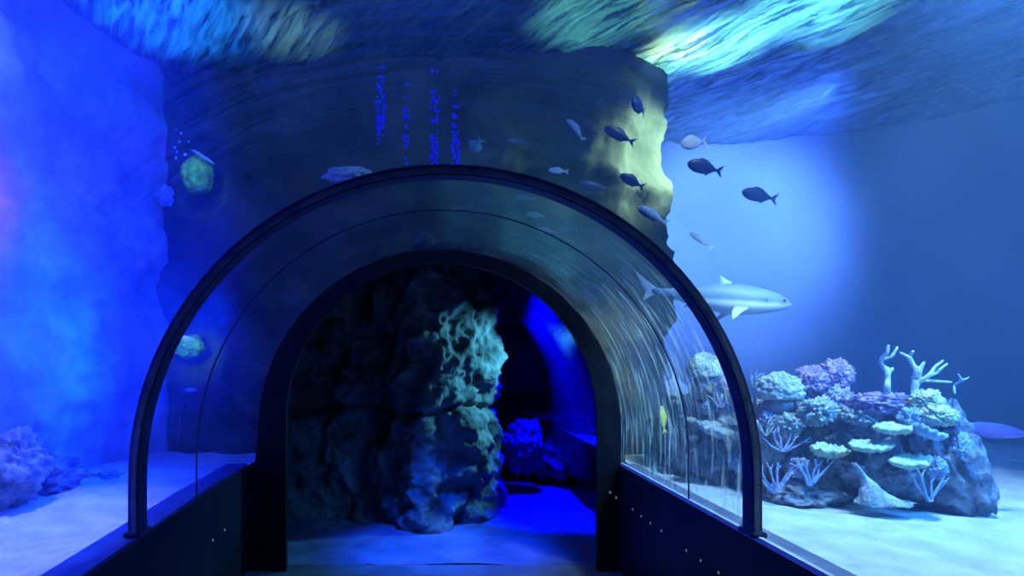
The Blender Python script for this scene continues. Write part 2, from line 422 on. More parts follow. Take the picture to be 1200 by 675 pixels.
def surf_z(x, y):
    u, v = .53 * x - .85 * y, .85 * x + .53 * y
    return SURF + .06 * fbm(Vector((u * .5, v * 1.1, 2)), 4) + .06 * fbm(Vector((u * 1.2, v * 5.5, 5)), 4)
m, nt, out = base_mat('water_surface')
tc = N(nt, 'ShaderNodeTexCoord'); mp = N(nt, 'ShaderNodeMapping'); mp.vector_type = 'TEXTURE'; mp.inputs['Rotation'].default_value = (0, 0, math.radians(-58)); mp.inputs['Scale'].default_value = (.8, .12, 1)
nt.links.new(tc.outputs['Object'], mp.inputs['Vector'])
no = N(nt, 'ShaderNodeTexNoise'); no.inputs['Scale'].default_value = 1.5; no.inputs['Detail'].default_value = 7; no.inputs['Distortion'].default_value = .8
nt.links.new(mp.outputs[0], no.inputs['Vector'])
cr = N(nt, 'ShaderNodeValToRGB'); cr.color_ramp.elements[0].position = .36; cr.color_ramp.elements[0].color = (.04, .08, .12, 1); cr.color_ramp.elements[1].position = .66; cr.color_ramp.elements[1].color = (.85, .95, .9, 1)
nt.links.new(no.outputs['Fac'], cr.inputs['Fac'])
tl = N(nt, 'ShaderNodeBsdfTranslucent'); nt.links.new(cr.outputs[0], tl.inputs['Color'])
gl = N(nt, 'ShaderNodeBsdfGlossy'); gl.inputs['Roughness'].default_value = .12; gl.inputs['Color'].default_value = (.55, .75, .9, 1)
bp = N(nt, 'ShaderNodeBump'); bp.inputs['Strength'].default_value = .7; bp.inputs['Distance'].default_value = .06
nt.links.new(no.outputs['Fac'], bp.inputs['Height']); nt.links.new(bp.outputs[0], gl.inputs['Normal'])
mx = N(nt, 'ShaderNodeMixShader'); mx.inputs[0].default_value = .45
nt.links.new(tl.outputs[0], mx.inputs[1]); nt.links.new(gl.outputs[0], mx.inputs[2]); nt.links.new(mx.outputs[0], out.inputs['Surface'])
tag(grid('water_surface', -3.6, 9.2, -1.2, 9.1, 240, 240, surf_z, m), 'rippled underside of the water surface with bright streaked patches', 'water surface', kind='structure')

# ------------------------------------------------------------------ organic builders
def blob(name, loc, rad, mat, amp=.25, sc=2.0, seed=0, sub=5, ridge=0, rot=(0, 0, 0), flat_bottom=None, parent=None, cell=0, fine=0):
    bm = bmesh.new(); bmesh.ops.create_icosphere(bm, subdivisions=sub, radius=1)
    off = Vector((seed * 3.71, seed * 1.93, seed * 7.31))
    for v in bm.verts:
        d = v.co.normalized()
        k = 1 + amp * fbm(d * sc + off, 6)
        if ridge: k += ridge * (noise.ridged_multi_fractal(d * sc * 1.7 + off, .9, 2.2, 4, 1.0, 2.0) - 1)
        if cell:
            k += cell * (.5 - noise.voronoi(d * sc * 2.6 + off)[0][0])
        if fine: k += fine * noise.noise(d * 14 + off)
        v.co = Vector((d.x * rad[0], d.y * rad[1], d.z * rad[2])) * k
        if flat_bottom is not None and v.co.z < flat_bottom * rad[2]:
            v.co.z = flat_bottom * rad[2] + (v.co.z - flat_bottom * rad[2]) * .15
    o = bm_obj(name, bm, mat, parent, loc)
    o.rotation_euler = rot
    return o

def pr(px, Y): return px / F * Y      # pixels at depth Y -> metres

def rock_px(px, py, Y, rx, ry, dep, label, seed, mat=M_rock, rot=(0, 0, 0), amp=.35, sc=1.7):
    o = blob('reef_rock', P(px, py, Y), (pr(rx, Y), dep, pr(ry, Y)), mat, amp, sc, seed, 5, ridge=.16, rot=rot)
    return tag(o, label, 'rock', 'rocks of the coral reef')

rock_px(786, 520, 5.9, 26, 42, .22, 'small dark reef rock nearest the tunnel mouth, under a lavender knob coral', 11)
rock_px(825, 516, 5.3, 40, 58, .28, 'tall dim reef rock under the white dome coral, seen through the streaky panel', 12)
rock_px(866, 530, 5.0, 44, 58, .28, 'shadowed reef rock right behind the dark rib', 13)
rock_px(918, 528, 4.7, 48, 62, .27, 'grey reef rock under the pale round brain coral', 14, M_rock2)
rock_px(975, 528, 4.5, 52, 62, .26, 'dark hollowed reef rock below the purple bush corals', 15)
rock_px(1045, 535, 4.3, 62, 66, .26, 'broad dark reef rock carrying the pale green shelf corals', 16)
rock_px(1108, 546, 4.05, 34, 80, .24, 'smooth blue slanting reef slab at the right end of the reef', 17, M_rock, (0, math.radians(-16), 0), .18)
rock_px(945, 580, 4.25, 40, 16, .16, 'low pale rubble rock in the sand under the left shelf coral', 18, M_rock2)

def coral(o, label, group='corals on the reef'):
    return tag(o, label, 'coral', group)

# domes and bushes
def dome(px, py, Y, rx, ry, mat, label, seed, stalk=True, amp=.10, cell=.10, kind='dome_coral', fine=.03):
    root = blob(kind, P(px, py, Y), (pr(rx, Y), pr(rx, Y) * .8, pr(ry, Y)), mat, amp, 2.0, seed, 5, cell=cell, flat_bottom=-.35, fine=fine)
    if stalk:
        st = blob('stalk', Vector((0, .01, -pr(ry, Y) * .75)), (pr(rx, Y) * .62, pr(rx, Y) * .5, pr(ry, Y) * .9), M_rock2, .25, 2, seed + 50, 4)
        st.parent = root
    return coral(root, label)
dome(826, 434, 5.05, 21, 21, M_pale, 'tall whitish dome coral seen through the acrylic left of the rib', 21, amp=.06, cell=.06)
dome(790, 459, 5.6, 15, 15, M_lav, 'small lavender knob coral left of the whitish dome coral', 22, cell=.05)
dome(858, 452, 4.85, 15, 13, M_lav, 'small lavender dome coral just left of the rib', 23)
dome(912, 459, 4.45, 27, 22, M_pale, 'pale round brain coral just right of the rib', 24, amp=.1, cell=.22, fine=.06)
dome(872, 478, 4.7, 14, 12, M_purp, 'dim purple mound coral half hidden behind the rib', 25)
def bush(px, py, Y, rx, ry, mat, label, seed, amp=.25, cell=.45, kind='bush_coral', fine=.12):
    o = blob(kind, P(px, py, Y), (pr(rx, Y), pr(rx, Y) * .8, pr(ry, Y)), mat, amp, 2.6, seed, 5, cell=cell, fine=fine)
    return coral(o, label)
bush(951, 447, 4.45, 18, 17, M_purp, 'left lobe of the pair of fluffy purple bush corals', 31)
bush(980, 440, 4.5, 17, 18, M_purp, 'right, taller lobe of the pair of fluffy purple bush corals', 32)
bush(1030, 473, 4.15, 31, 13, M_purp, 'wide flat purple coral at the foot of the white branching corals', 33)
bush(1085, 470, 3.98, 17, 13, M_yel, 'upper cream cauliflower coral below the big branching coral', 34)
bush(1099, 487, 3.9, 19, 12, M_yel, 'lower cream cauliflower coral on the blue slanting slab', 35)
bush(958, 482, 4.25, 20, 15, M_pale, 'pale leathery coral below the left purple lobe', 36, amp=.4)
bush(984, 472, 4.3, 15, 17, M_lav, 'pale lavender coral below the right purple lobe', 37, amp=.4)
bush(1008, 487, 4.15, 18, 10, M_pale, 'knobbly pale coral left of the wide purple coral', 38, amp=.4)
bush(1068, 492, 3.95, 13, 13, M_frond, 'bluish coral between the wide purple coral and the cream corals', 39, amp=.4)

# shelf corals: ruffled plates
def shelf(px, py, Y, rx, ry, mat, label, seed, tilt=0):
    bm = bmesh.new(); nr, na = 10, 72
    R = pr(rx, Y); T = pr(ry, Y)
    rings = []
    for side in (1, -1):
        for r in range(nr + 1):
            t = r / nr
            row = []
            for a in range(na):
                th = 2 * math.pi * a / na
                k = 1 + .14 * noise.noise(Vector((math.cos(th) * 2.2, math.sin(th) * 2.2, seed))) + .06 * noise.noise(Vector((math.cos(th) * 7, math.sin(th) * 7, seed)))
                rr = R * t * k
                z = .55 * T * t * noise.noise(Vector((math.cos(th) * 4 * t, math.sin(th) * 4 * t, seed + 3))) + T * .5 * t ** 2
                thick = T * (.62 - .25 * t) * math.sqrt(max(0, 1 - t ** 6))
                wob = T * .28 * noise.noise(Vector((math.cos(th) * 9 * t, math.sin(th) * 9 * t, seed + 9)))
                z += thick * (1 if side > 0 else -1.2) + wob
                row.append((rr * math.cos(th), rr * math.sin(th) * .62, z))
            rings.append((side, r, row))
    top = {r: [bm.verts.new(c) for c in row] for s, r, row in rings if s > 0 and r > 0}
    bot = {r: ([bm.verts.new(c) for c in row] if r < nr else top[nr]) for s, r, row in rings if s < 0 and r > 0}
    ct = bm.verts.new((0, 0, T * .62)); cb = bm.verts.new((0, 0, -T * 1.5))
    for a in range(na):
        b = (a + 1) % na
        bm.faces.new((ct, top[1][a], top[1][b])); bm.faces.new((cb, bot[1][b], bot[1][a]))
        for r in range(1, nr):
            bm.faces.new((top[r][a], top[r + 1][a], top[r + 1][b], top[r][b]))
            bm.faces.new((bot[r][b], bot[r + 1][b], bot[r + 1][a], bot[r][a]))
    o = bm_obj('shelf_coral', bm, mat, None, P(px, py, Y))
    o.rotation_euler = (math.radians(12), math.radians(tilt), 0)
    return coral(o, label, 'shelf corals on the reef')
shelf(1050, 503, 3.93, 26, 7, M_green, 'topmost pale green shelf coral below the wide purple coral', 41, -4)
shelf(1021, 524, 3.95, 26, 7, M_green, 'middle pale green shelf coral on the dark broad rock', 42, -3)
shelf(972, 530, 4.1, 22, 9, M_green, 'leftmost pale green shelf coral below the purple bush corals', 43, 3)
shelf(1069, 543, 3.85, 26, 8, M_green, 'lowest and rightmost pale green shelf coral', 44, -5)
shelf(852, 507, 4.75, 36, 9, M_pale, 'long whitish shelf coral crossing behind the rib', 45, 8)
shelf(814, 494, 5.05, 12, 4, M_pale, 'small whitish shelf coral below the tall dome coral', 46, 6)
shelf(1088, 508, 3.82, 20, 8, M_frond, 'bluish plate coral draped under the cream corals', 47, 22)

# branching corals through a skin modifier
def branches(name, loc, paths, mat, label, cat='coral', group='branching corals', sub=1):
    me = bpy.data.meshes.new(name)
    vs, es, rs, key = [], [], [], {}
    for path in paths:
        prev = None
        for (x, y, z, r) in path:
            k = (round(x, 4), round(y, 4), round(z, 4))
            if k not in key:
                key[k] = len(vs); vs.append((x, y, z)); rs.append(r)
            if prev is not None and prev != key[k]: es.append((prev, key[k]))
            prev = key[k]
    me.from_pydata(vs, es, []); me.update()
    o = link(name, me, mat, None, loc)
    md = o.modifiers.new('skin', 'SKIN'); md.use_smooth_shade = True
    for v, r in zip(me.skin_vertices[0].data, rs): v.radius = (r * (.74 if name == 'staghorn_coral' else .62),) * 2
    me.skin_vertices[0].data[0].use_root = True
    if sub:
        s = o.modifiers.new('sub', 'SUBSURF'); s.levels = sub; s.render_levels = sub
    return tag(o, label, cat, group)

def bp_paths(base, Y, lines, r0):
    # lines in pixels relative to base pixel; last number is the radius in pixels; a small depth offset keeps it three-dimensional
    bx, by = base; out = []
    for ln in lines:
        path = []
        for (px, py, r) in ln:
            dy = .10 * noise.noise(Vector((px * .11, py * .11, 4))) if (px, py) != base else 0
            path.append((pr(px - bx, Y), dy, -pr(py - by, Y), pr(r, Y)))
        out.append(path)
    return out
branches('staghorn_coral', P(1072, 466, 4.0), bp_paths((1072, 466), 4.0, [
    [(1072, 466, 6), (1074, 450, 5), (1075, 436, 4.4), (1071, 425, 3.4), (1069, 416, 2.6), (1069, 411, 2)],
    [(1071, 425, 3.4), (1064, 419, 2.6), (1060, 413, 2.2)],
    [(1075, 436, 4.4), (1078, 428, 2.8), (1080, 424, 2)],
    [(1074, 450, 5), (1082, 440, 3), (1092, 430, 2.4), (1101, 422, 1.9)],
    [(1082, 440, 3), (1096, 437, 2.4), (1104, 431, 2), (1111, 426, 1.6)],
    [(1074, 450, 5), (1085, 446, 2.8), (1098, 447, 2.3), (1113, 448, 1.7)]], 5), M_white,
    'large white branching coral with forked tips above the cream corals')
branches('staghorn_coral', P(1040, 462, 4.08), bp_paths((1040, 462, ), 4.08, [
    [(1040, 462, 5), (1036, 452, 5), (1040, 444, 4), (1039, 434, 3.4), (1036, 424, 3.4), (1036, 414, 2.4), (1037, 404, 2)],
    [(1036, 424, 3.4), (1044, 418, 2.4), (1051, 406, 2)],
    [(1039, 434, 3.4), (1046, 434, 3), (1049, 431, 2.4)]], 5), M_white,
    'slender white branching coral standing behind the wide purple coral')
branches('staghorn_coral', P(1119, 462, 3.95), bp_paths((1119, 462), 3.95, [
    [(1119, 462, 2), (1124, 452, 1.8), (1127, 446, 1.8), (1135, 442, 1.2)],
    [(1127, 446, 1.8), (1122, 438, 1.2)]], 2), M_frond, 'small faint forked coral sprig at the right end of the reef top')
def sprig(px, py, Y, h, n, mat, label, seed, spread=.5, r=1.6, name='branch_coral', group='branching corals'):
    rnd = random.Random(seed); paths = []
    for k in range(n):
        a = (k - (n - 1) / 2) / max(1, n - 1) * 2 * spread + rnd.uniform(-.12, .12)
        path = [(0, 0, 0, pr(r * 1.5, Y))]; x = z = y = 0
        L = h * rnd.uniform(.75, 1.1)
        for s in range(4):
            a2 = a + rnd.uniform(-.25, .25)
            x += pr(L / 4, Y) * math.sin(a2); z += pr(L / 4, Y) * math.cos(a2); y += rnd.uniform(-.012, .006)
            path.append((x, y, z, pr(r * (1.25 - s * .22), Y)))
            if s == 2 and rnd.random() < .7:
                paths.append([path[-1], (x + pr(L / 5, Y) * math.sin(a2 + .7), y, z + pr(L / 5, Y) * math.cos(a2 + .7), pr(r * .6, Y))])
        paths.insert(0, path)
    return branches(name, P(px, py, Y), paths, mat, label, group=group)
sprig(918, 530, 4.25, 34, 6, M_lav, 'twiggy lavender coral on the grey rock below the brain coral', 51, .9, 2.0)
sprig(897, 512, 4.3, 26, 5, M_pale, 'pale twiggy coral beside the rib under the brain coral', 52, .8, 1.8)
sprig(908, 578, 4.1, 40, 7, M_lav, 'low lavender thicket coral in the sand right of the rib', 53, .9, 2.2)
sprig(950, 572, 4.08, 42, 6, M_frond, 'bluish finger coral below the leftmost shelf coral', 54, .7, 2.4)
sprig(884, 478, 4.55, 44, 5, M_frond, 'thin blue sea fronds rising beside the rib', 55, .25, 1.3, 'sea_frond', 'sea fronds')
sprig(812, 470, 5.2, 30, 4, M_frond, 'small blue fronds beside the tall dome coral', 56, .4, 1.4, 'sea_frond', 'sea fronds')
sprig(846, 478, 4.85, 26, 5, M_lav, 'small lavender sprig coral between the dome and the rib', 57, .8, 1.8)
sprig(1090, 590, 3.75, 44, 5, M_frond, 'bluish fan of fingers at the foot of the slanting slab', 58, .6, 2.2)
# pale mound drawn out into a spike at the reef foot
def spike():
    Y = 3.85; bm = bmesh.new(); rings = []; n, m_ = 26, 28
    for i in range(n + 1):
        t = i / n                                   # 0 at the tip, 1 at the base
        cx = pr(-29 + 29 * t ** .8 + 6 * t * t, Y); z = pr(40 - 48 * t, Y)
        rx = pr(2.6 + 32 * t ** 2.6, Y); ry = pr(2.6 + 15 * t ** 1.8, Y)
        row = []
        for k in range(m_):
            a = 2 * math.pi * k / m_
            q = Vector((math.cos(a) * rx + cx, math.sin(a) * ry, z))
            d = 1 + .30 * t * fbm(q * 9 + Vector((3, 1, 2)), 4)
            row.append(bm.verts.new((cx + math.cos(a) * rx * d, math.sin(a) * ry * d, z + .03 * t * noise.noise(q * 12))))
        rings.append(row)
    for r0, r1 in zip(rings, rings[1:]):
        for k in range(m_): bm.faces.new((r0[k], r0[(k + 1) % m_], r1[(k + 1) % m_], r1[k]))
    bm.faces.new(rings[0][::-1]); bm.faces.new(rings[-1])
    o = bm_obj('spiked_sponge', bm, M_pale, None, P(1029, 583, Y))
    return tag(o, 'whitish mound drawn up into a thin spike at the reef foot', 'sponge')
spike()
# small encrusting corals between the larger ones
bush(925, 497, 4.3, 15, 11, M_pale, 'scraggly pale coral under the brain coral, above the twiggy lavender coral', 91, .45, .5)
bush(901, 492, 4.42, 10, 9, M_lav, 'small lavender coral at the left foot of the brain coral', 92, .4)
bush(1000, 551, 4.05, 12, 8, M_rock2, 'grey knobby coral between the leftmost shelf coral and the spike', 93, .4)
bush(1047, 556, 3.97, 15, 9, M_rock2, 'dull grey coral left of the lowest shelf coral, above the spiked mound', 94, .4)
bush(938, 548, 4.2, 12, 10, M_lav, 'rough lavender coral under the left end of the leftmost shelf coral', 95, .45)
bush(1098, 548, 3.78, 10, 12, M_frond, 'small bluish knob right of the lowest shelf coral', 96, .35)
bush(1126, 525, 3.85, 9, 16, M_frond, 'bluish ridge-like coral on the face of the slanting slab', 97, .35)
bush(836, 478, 5.0, 13, 8, M_frond, 'dim bluish coral below the tall whitish dome', 98, .35)
bush(792, 486, 5.5, 11, 8, M_pale, 'small pale coral below the lavender knob coral', 99, .4)
bush(866, 540, 4.7, 10, 12, M_frond, 'bluish knob low behind the rib', 100, .35)

# left tank reef
def lrock(px, py, Y, rx, ry, dep, label, seed):
    return tag(blob('reef_rock', P(px, py, Y), (pr(rx, Y), dep, pr(ry, Y)), M_rock_l, .35, 1.8, seed, 5, ridge=.18), label, 'rock', 'rocks in the left tank')
lrock(8, 548, 4.1, 36, 40, .25, 'hazy craggy rock at the far left edge, on the sand', 61)
lrock(58, 560, 4.7, 34, 24, .25, 'low hazy rock right of the far-left craggy rock', 62)
lrock(128, 566, 5.2, 26, 12, .16, 'small low rock beneath the pale sprig coral left of the rib', 63)
sprig(124, 558, 5.1, 20, 4, M_white, 'small whitish sprig coral on the sand left of the rib foot', 64, .8, 1.4)
sprig(62, 548, 4.45, 24, 4, M_frond, 'thin bluish twig coral on the left rocks', 65, .6, 1.1)
sprig(26, 530, 4.0, 26, 6, M_lav, 'tangled pale coral on the craggy rock at the far left', 66, 1.0, 1.2)
sprig(126, 480, 5.4, 26, 3, M_frond, 'thin pale twig low on the blue left wall', 67, .5, 1.0)

# lumps on the dark end wall
lump = tag(blob('algae_lump', P(231, 205, 6.15), (pr(18, 6.15), .14, pr(23, 6.15)), M_algae, .15, 2, 71, 5, fine=.03), 'round green algae-covered lump high on the wall left of the arch', 'lump')
lid = blob('rim', Vector((.08, -.06, pr(19, 6.15))), (pr(15, 6.15), .06, pr(2.2, 6.15)), M_palegrey, .2, 2, 72, 4, rot=(0, math.radians(32), 0), parent=lump)
lump2 = tag(blob('algae_lump', P(221, 406, 6.2), (pr(17, 6.2), .12, pr(13, 6.2)), M_algae, .3, 2, 73, 5, fine=.04), 'broken green lump on the wall just inside the left of the arch', 'lump')
blob('rim', Vector((-.02, -.08, pr(10, 6.2))), (pr(14, 6.2), .05, pr(3, 6.2)), M_palegrey, .3, 2, 74, 4, rot=(0, math.radians(14), 0), parent=lump2)
tag(blob('pale_shell', P(224, 457, 6.2), (pr(7, 6.2), .05, pr(2.4, 6.2)), M_palegrey, .15, 2, 75, 4), 'small pale crescent shell below the broken green lump', 'shell')
tag(blob('pale_patch_coral', P(193, 229, 6.3), (pr(9, 6.3), .08, pr(11, 6.3)), M_palegrey, .45, 2.4, 76, 5, fine=.1), 'small bluish white fuzzy coral left of the green lump', 'coral')
tag(blob('pale_ledge_rock', P(408, 206, 6.05), (pr(25, 6.05), .12, pr(9, 6.05)), M_palegrey, .35, 2, 77, 5), 'pale ledge rock peeping over the rib left of its top', 'rock')
for (bx, by, br) in [(206, 152, 1), (212, 156, 1.6), (210, 166, 1.6), (221, 166, 1.4), (205, 173, 1.4), (207, 178, 1.5), (217, 181, 1.8), (206, 185, 1.6)]:
    bm = bmesh.new(); bmesh.ops.create_icosphere(bm, subdivisions=2, radius=pr(br, 6.0))
    tag(bm_obj('bubble', bm, M_palegrey, None, P(bx, by, 6.0)), 'tiny pale bubble rising above the round green lump', 'bubble', 'bubbles above the green lump')

# cave boulders
def boulder(px, py, Y, rx, ry, label, seed):
    return tag(blob('boulder', P(px, py, Y), (pr(rx, Y), pr(rx, Y) * .8, pr(ry, Y)), M_cave, .35, 1.7, seed, 5, ridge=.18), label, 'boulder', 'boulders in the blue recess')
boulder(614, 522, 8.3, 22, 30, 'blue lit boulder beside the teal rock column', 81)
boulder(655, 535, 8.9, 34, 28, 'wide shadowed boulder on the recess floor', 82)
boulder(660, 486, 8.9, 36, 7, 'flat rock shelf catching blue light in the recess', 83)
boulder(664, 405, 9.15, 15, 22, 'small blue lit rock high in the recess', 84)
boulder(688, 510, 8.6, 14, 30, 'upright blue rock next to the right edge of the mouth', 85)

# ------------------------------------------------------------------ glowing beads put in for reflected specks
def glint_string(pxs, label, seed):
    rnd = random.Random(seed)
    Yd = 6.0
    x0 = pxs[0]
    root = empty('glint_string', P(x0, pxs[1], Yd))
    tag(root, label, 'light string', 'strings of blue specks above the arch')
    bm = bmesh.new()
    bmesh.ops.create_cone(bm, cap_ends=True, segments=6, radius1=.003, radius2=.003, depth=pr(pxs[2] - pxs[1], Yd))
    bm_obj('added_cord', bm, M_added_cord, root, (0, 0, -pr((pxs[2] - pxs[1]) / 2, Yd)))  # cord added to carry the glowing specks that stand for reflections
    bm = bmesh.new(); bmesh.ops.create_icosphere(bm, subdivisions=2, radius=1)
    me = bpy.data.meshes.new('glint_speck'); bm.to_mesh(me); bm.free(); me.materials.append(M_glint)
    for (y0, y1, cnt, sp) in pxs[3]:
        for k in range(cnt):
            o = link('glint_speck', me, None, root, Vector((pr(rnd.uniform(-sp, sp), Yd), rnd.uniform(-.04, .02), -pr(rnd.uniform(y0, y1) - pxs[1], Yd))))
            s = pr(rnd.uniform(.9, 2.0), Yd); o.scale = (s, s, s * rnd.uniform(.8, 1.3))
glint_string((446, 74, 172, [(75, 81, 4, 6), (88, 104, 10, 4), (104, 120, 8, 4), (118, 140, 26, 5.5), (138, 160, 26, 4), (163, 171, 3, 3)]), 'leftmost and densest string of bright blue specks above the arch', 1)
glint_string((476, 96, 194, [(98, 103, 3, 3), (112, 118, 2, 2), (126, 132, 3, 4), (134, 142, 7, 3), (147, 152, 2, 2), (158, 175, 14, 3.6), (184, 192, 2, 2)]), 'second and faintest string of blue specks, right of the densest one', 2)
glint_string((509, 78, 196, [(80, 85, 4, 4), (104, 110, 3, 3), (112, 120, 8, 6), (126, 133, 8, 5), (138, 147, 9, 6), (152, 158, 3, 4), (160, 180, 24, 4), (182, 195, 18, 4)]), 'third string of blue specks, nearest the top of the arch', 3)
glint_string((534, 104, 196, [(107, 112, 3, 3), (121, 126, 3, 3), (133, 140, 7, 5), (145, 156, 10, 4), (158, 168, 9, 4), (169, 182, 20, 4.5), (182, 194, 14, 4)]), 'rightmost string of blue specks above the arch', 4)

names = ['first', 'second', 'third', 'fourth', 'fifth', 'sixth', 'seventh', 'eighth', 'ninth', 'tenth']
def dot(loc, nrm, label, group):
    root = empty('glint_dot', loc, (0, 0, nrm))
    tag(root, label, 'reflected dot', group)
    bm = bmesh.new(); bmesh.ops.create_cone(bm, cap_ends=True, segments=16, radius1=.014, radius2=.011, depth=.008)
    o = bm_obj('added_rim', bm, M_ledge, root); o.rotation_euler = (0, math.pi / 2, 0)
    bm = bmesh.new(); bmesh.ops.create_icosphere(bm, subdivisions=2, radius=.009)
    o = bm_obj('lens', bm, M_dot, root, (.004, 0, 0)); o.scale = (.5, 1, 1)  # rim and glowing lens put in for a reflected speck
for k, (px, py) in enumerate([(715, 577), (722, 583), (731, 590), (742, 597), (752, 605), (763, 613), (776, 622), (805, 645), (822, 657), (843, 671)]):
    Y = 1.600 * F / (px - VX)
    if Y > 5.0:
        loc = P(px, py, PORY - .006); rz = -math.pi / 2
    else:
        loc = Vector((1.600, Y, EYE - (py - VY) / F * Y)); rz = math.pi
    dot(loc, rz, 'tiny pale reflected dot on right low wall, %s from the tunnel mouth' % names[k], 'reflected dots on the right low wall')
for (px, py, lab) in [(248, 633, 'brighter pale reflected dot on the left low wall, nearer the viewer'), (262, 621, 'very small reflected dot on the left low wall, farther of the two')]:
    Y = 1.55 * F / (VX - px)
    dot(Vector((-1.545, Y, EYE - (py - VY) / F * Y)), 0, lab, 'reflected dots on the left low wall')

# ------------------------------------------------------------------ fish
def loft(name, secs, mat, nseg=20, parent=None):
    # secs: (x, half width, half height, z offset) along +x = head to tail
    bm = bmesh.new(); rings = []
    for (x, w, h, zo) in secs:
        rings.append([bm.verts.new((x, w * math.sin(2 * math.pi * k / nseg), zo + h * math.cos(2 * math.pi * k / nseg))) for k in range(nseg)])
    for a, b in zip(rings, rings[1:]):
        for k in range(nseg):
            bm.faces.new((a[k], a[(k + 1) % nseg], b[(k + 1) % nseg], b[k]))
    bm.faces.new(rings[0][::-1]); bm.faces.new(rings[-1])
    return bm_obj(name, bm, mat, parent)

def fin(name, pts, thick, mat, parent, plane='xz', loc=(0, 0, 0), rot=(0, 0, 0)):
    bm = bmesh.new()
    c = Vector((sum(p[0] for p in pts) / len(pts), sum(p[1] for p in pts) / len(pts)))
    def mk(p, t): return (p[0], t, p[1]) if plane == 'xz' else (p[0], p[1], t)
    edge = [bm.verts.new(mk(p, 0)) for p in pts]
    a = bm.verts.new(mk(c, thick)); b = bm.verts.new(mk(c, -thick))
    n = len(pts)
    for k in range(n):
        bm.faces.new((edge[k], edge[(k + 1) % n], a)); bm.faces.new((edge[(k + 1) % n], edge[k], b))
    o = bm_obj(name, bm, mat, parent, loc, smooth=False); o.rotation_euler = rot
    return o

def fish(px, py, Y, Lpx, hpx, ang, mat, label, group=None, deep=1.0, yaw=0, tail=True, eye=True, name='fish', fork=.5, cat='fish'):
    # head points to -x; ang: picture tilt in degrees, positive turns the tail down
    L = pr(Lpx, Y); H = pr(hpx * .88, Y) / 2
    body = [(-.5, .02, .03), (-.485, .12, .24), (-.45, .25, .46), (-.37, .42, .74), (-.25, .52, .95), (-.1, .55, 1.0), (.05, .5, .92), (.18, .38, .70), (.28, .24, .42), (.35, .14, .22), (.40, .09, .15)]
    o = loft(name, [(x * L, w * H * .75, h * H, 0) for x, w, h in body], mat)
    o.location = P(px, py, Y); o.rotation_euler = (0, math.radians(ang), math.radians(yaw))
    if tail:
        fin('tail_fin', [(.36 * L, 0.1 * H), (.46 * L, .55 * H), (.58 * L, .95 * H), (.50 * L, .10 * H * (1 - fork)), (.50 * L, -.1 * H * (1 - fork)), (.58 * L, -.95 * H), (.46 * L, -.55 * H), (.36 * L, -.1 * H)], .02 * H, mat, o)
    fin('dorsal_fin', [(-.22 * L, .85 * H), (-.12 * L, 1.25 * H), (.08 * L, 1.08 * H), (.24 * L, .5 * H), (.0, .6 * H)], .03 * H, mat, o)
    fin('anal_fin', [(.0, -.8 * H), (.10 * L, -1.12 * H), (.24 * L, -.5 * H), (.1 * L, -.5 * H)], .03 * H, mat, o)
    if eye:
        for s in (-1, 1):
            bm = bmesh.new(); bmesh.ops.create_icosphere(bm, subdivisions=2, radius=.11 * H)
            bm_obj('eye', bm, M_eye, o, (-.41 * L, s * .22 * H, .18 * H))
    if group: pass
    return tag(o, label, cat, group)
G = 'school of fish above the right of the arch'
fish(725, 158, 4.6, 38, 15, 27, M_fish_dark, 'dark blue fish tilted tail down over the yellow-green rock corner', G)
fish(740, 212, 4.5, 30, 14, 28, M_fish_dark, 'dark blue fish close above the rib, right of its top', G)
fish(825, 196, 4.7, 40, 19, 14, M_fish_dark, 'dark blue fish with forked tail entering the bright round glow', G)
fish(889, 229, 4.7, 40, 18, 13, M_fish_dark, 'dark blue fish farthest right, inside the bright round glow', G)
fish(748, 124, 4.6, 26, 22, 20, M_fish_dark, 'rounded dark fish highest of the school, end-on below the bright ripples', G, yaw=40)
fish(674, 152, 4.7, 30, 12, 52, M_fish_two, 'steeply tilted blue and white fish at the left of the school', G)
fish(812, 167, 4.9, 30, 18, -8, M_fish_pale, 'pale flat whitish fish below the bright ripples', G, eye=False)
fish(764, 252, 4.4, 38, 14, 30, M_fish_two, 'dark fish with a bright white back stripe just above the rib', G)
fish(821, 281, 4.8, 32, 8, 35, M_fish_pale, 'slender pale curved fish below the school in the glow', G, eye=False)
fish(695, 219, 5.2, 34, 13, 15, M_fish_dark, 'faint dark fish in shadow above the rib, left of the brighter ones', G)
fish(654, 200, 5.4, 22, 8, 5, M_fish_pale, 'small whitish fish just above the rib, right of its top', G, eye=False)
G2 = 'dim grey fish against the dark end wall'
fish(608, 166, 5.6, 26, 6, 8, M_fish_ghost, 'thin dim grey fish high against the dark wall', G2, eye=False)
fish(558, 170, 5.6, 18, 18, -50, M_fish_ghost, 'dim round grey fish right of the rightmost blue string', G2, eye=False)
fish(615, 232, 5.6, 24, 7, 5, M_fish_ghost, 'topmost faint grey fish below the rib top', G2, eye=False)
fish(627, 252, 5.5, 22, 8, 6, M_fish_ghost, 'second faint grey fish below the rib top', G2, eye=False)
fish(640, 270, 5.5, 21, 8, 8, M_fish_ghost, 'lower left of the two side by side faint grey fish below the rib', G2, eye=False)
fish(665, 269, 5.5, 23, 7, 8, M_fish_ghost, 'lower right of the two side by side faint grey fish below the rib', G2, eye=False)
fish(777, 491, 5.2, 30, 9, 83, M_fish_yel, 'bright yellow fish hanging head up beside the tunnel mouth', None)
fish(1158, 503, 3.9, 88, 19, 8 + 180, M_fish_pur, 'long purplish fish at the right edge beside the reef', None, name='fish')

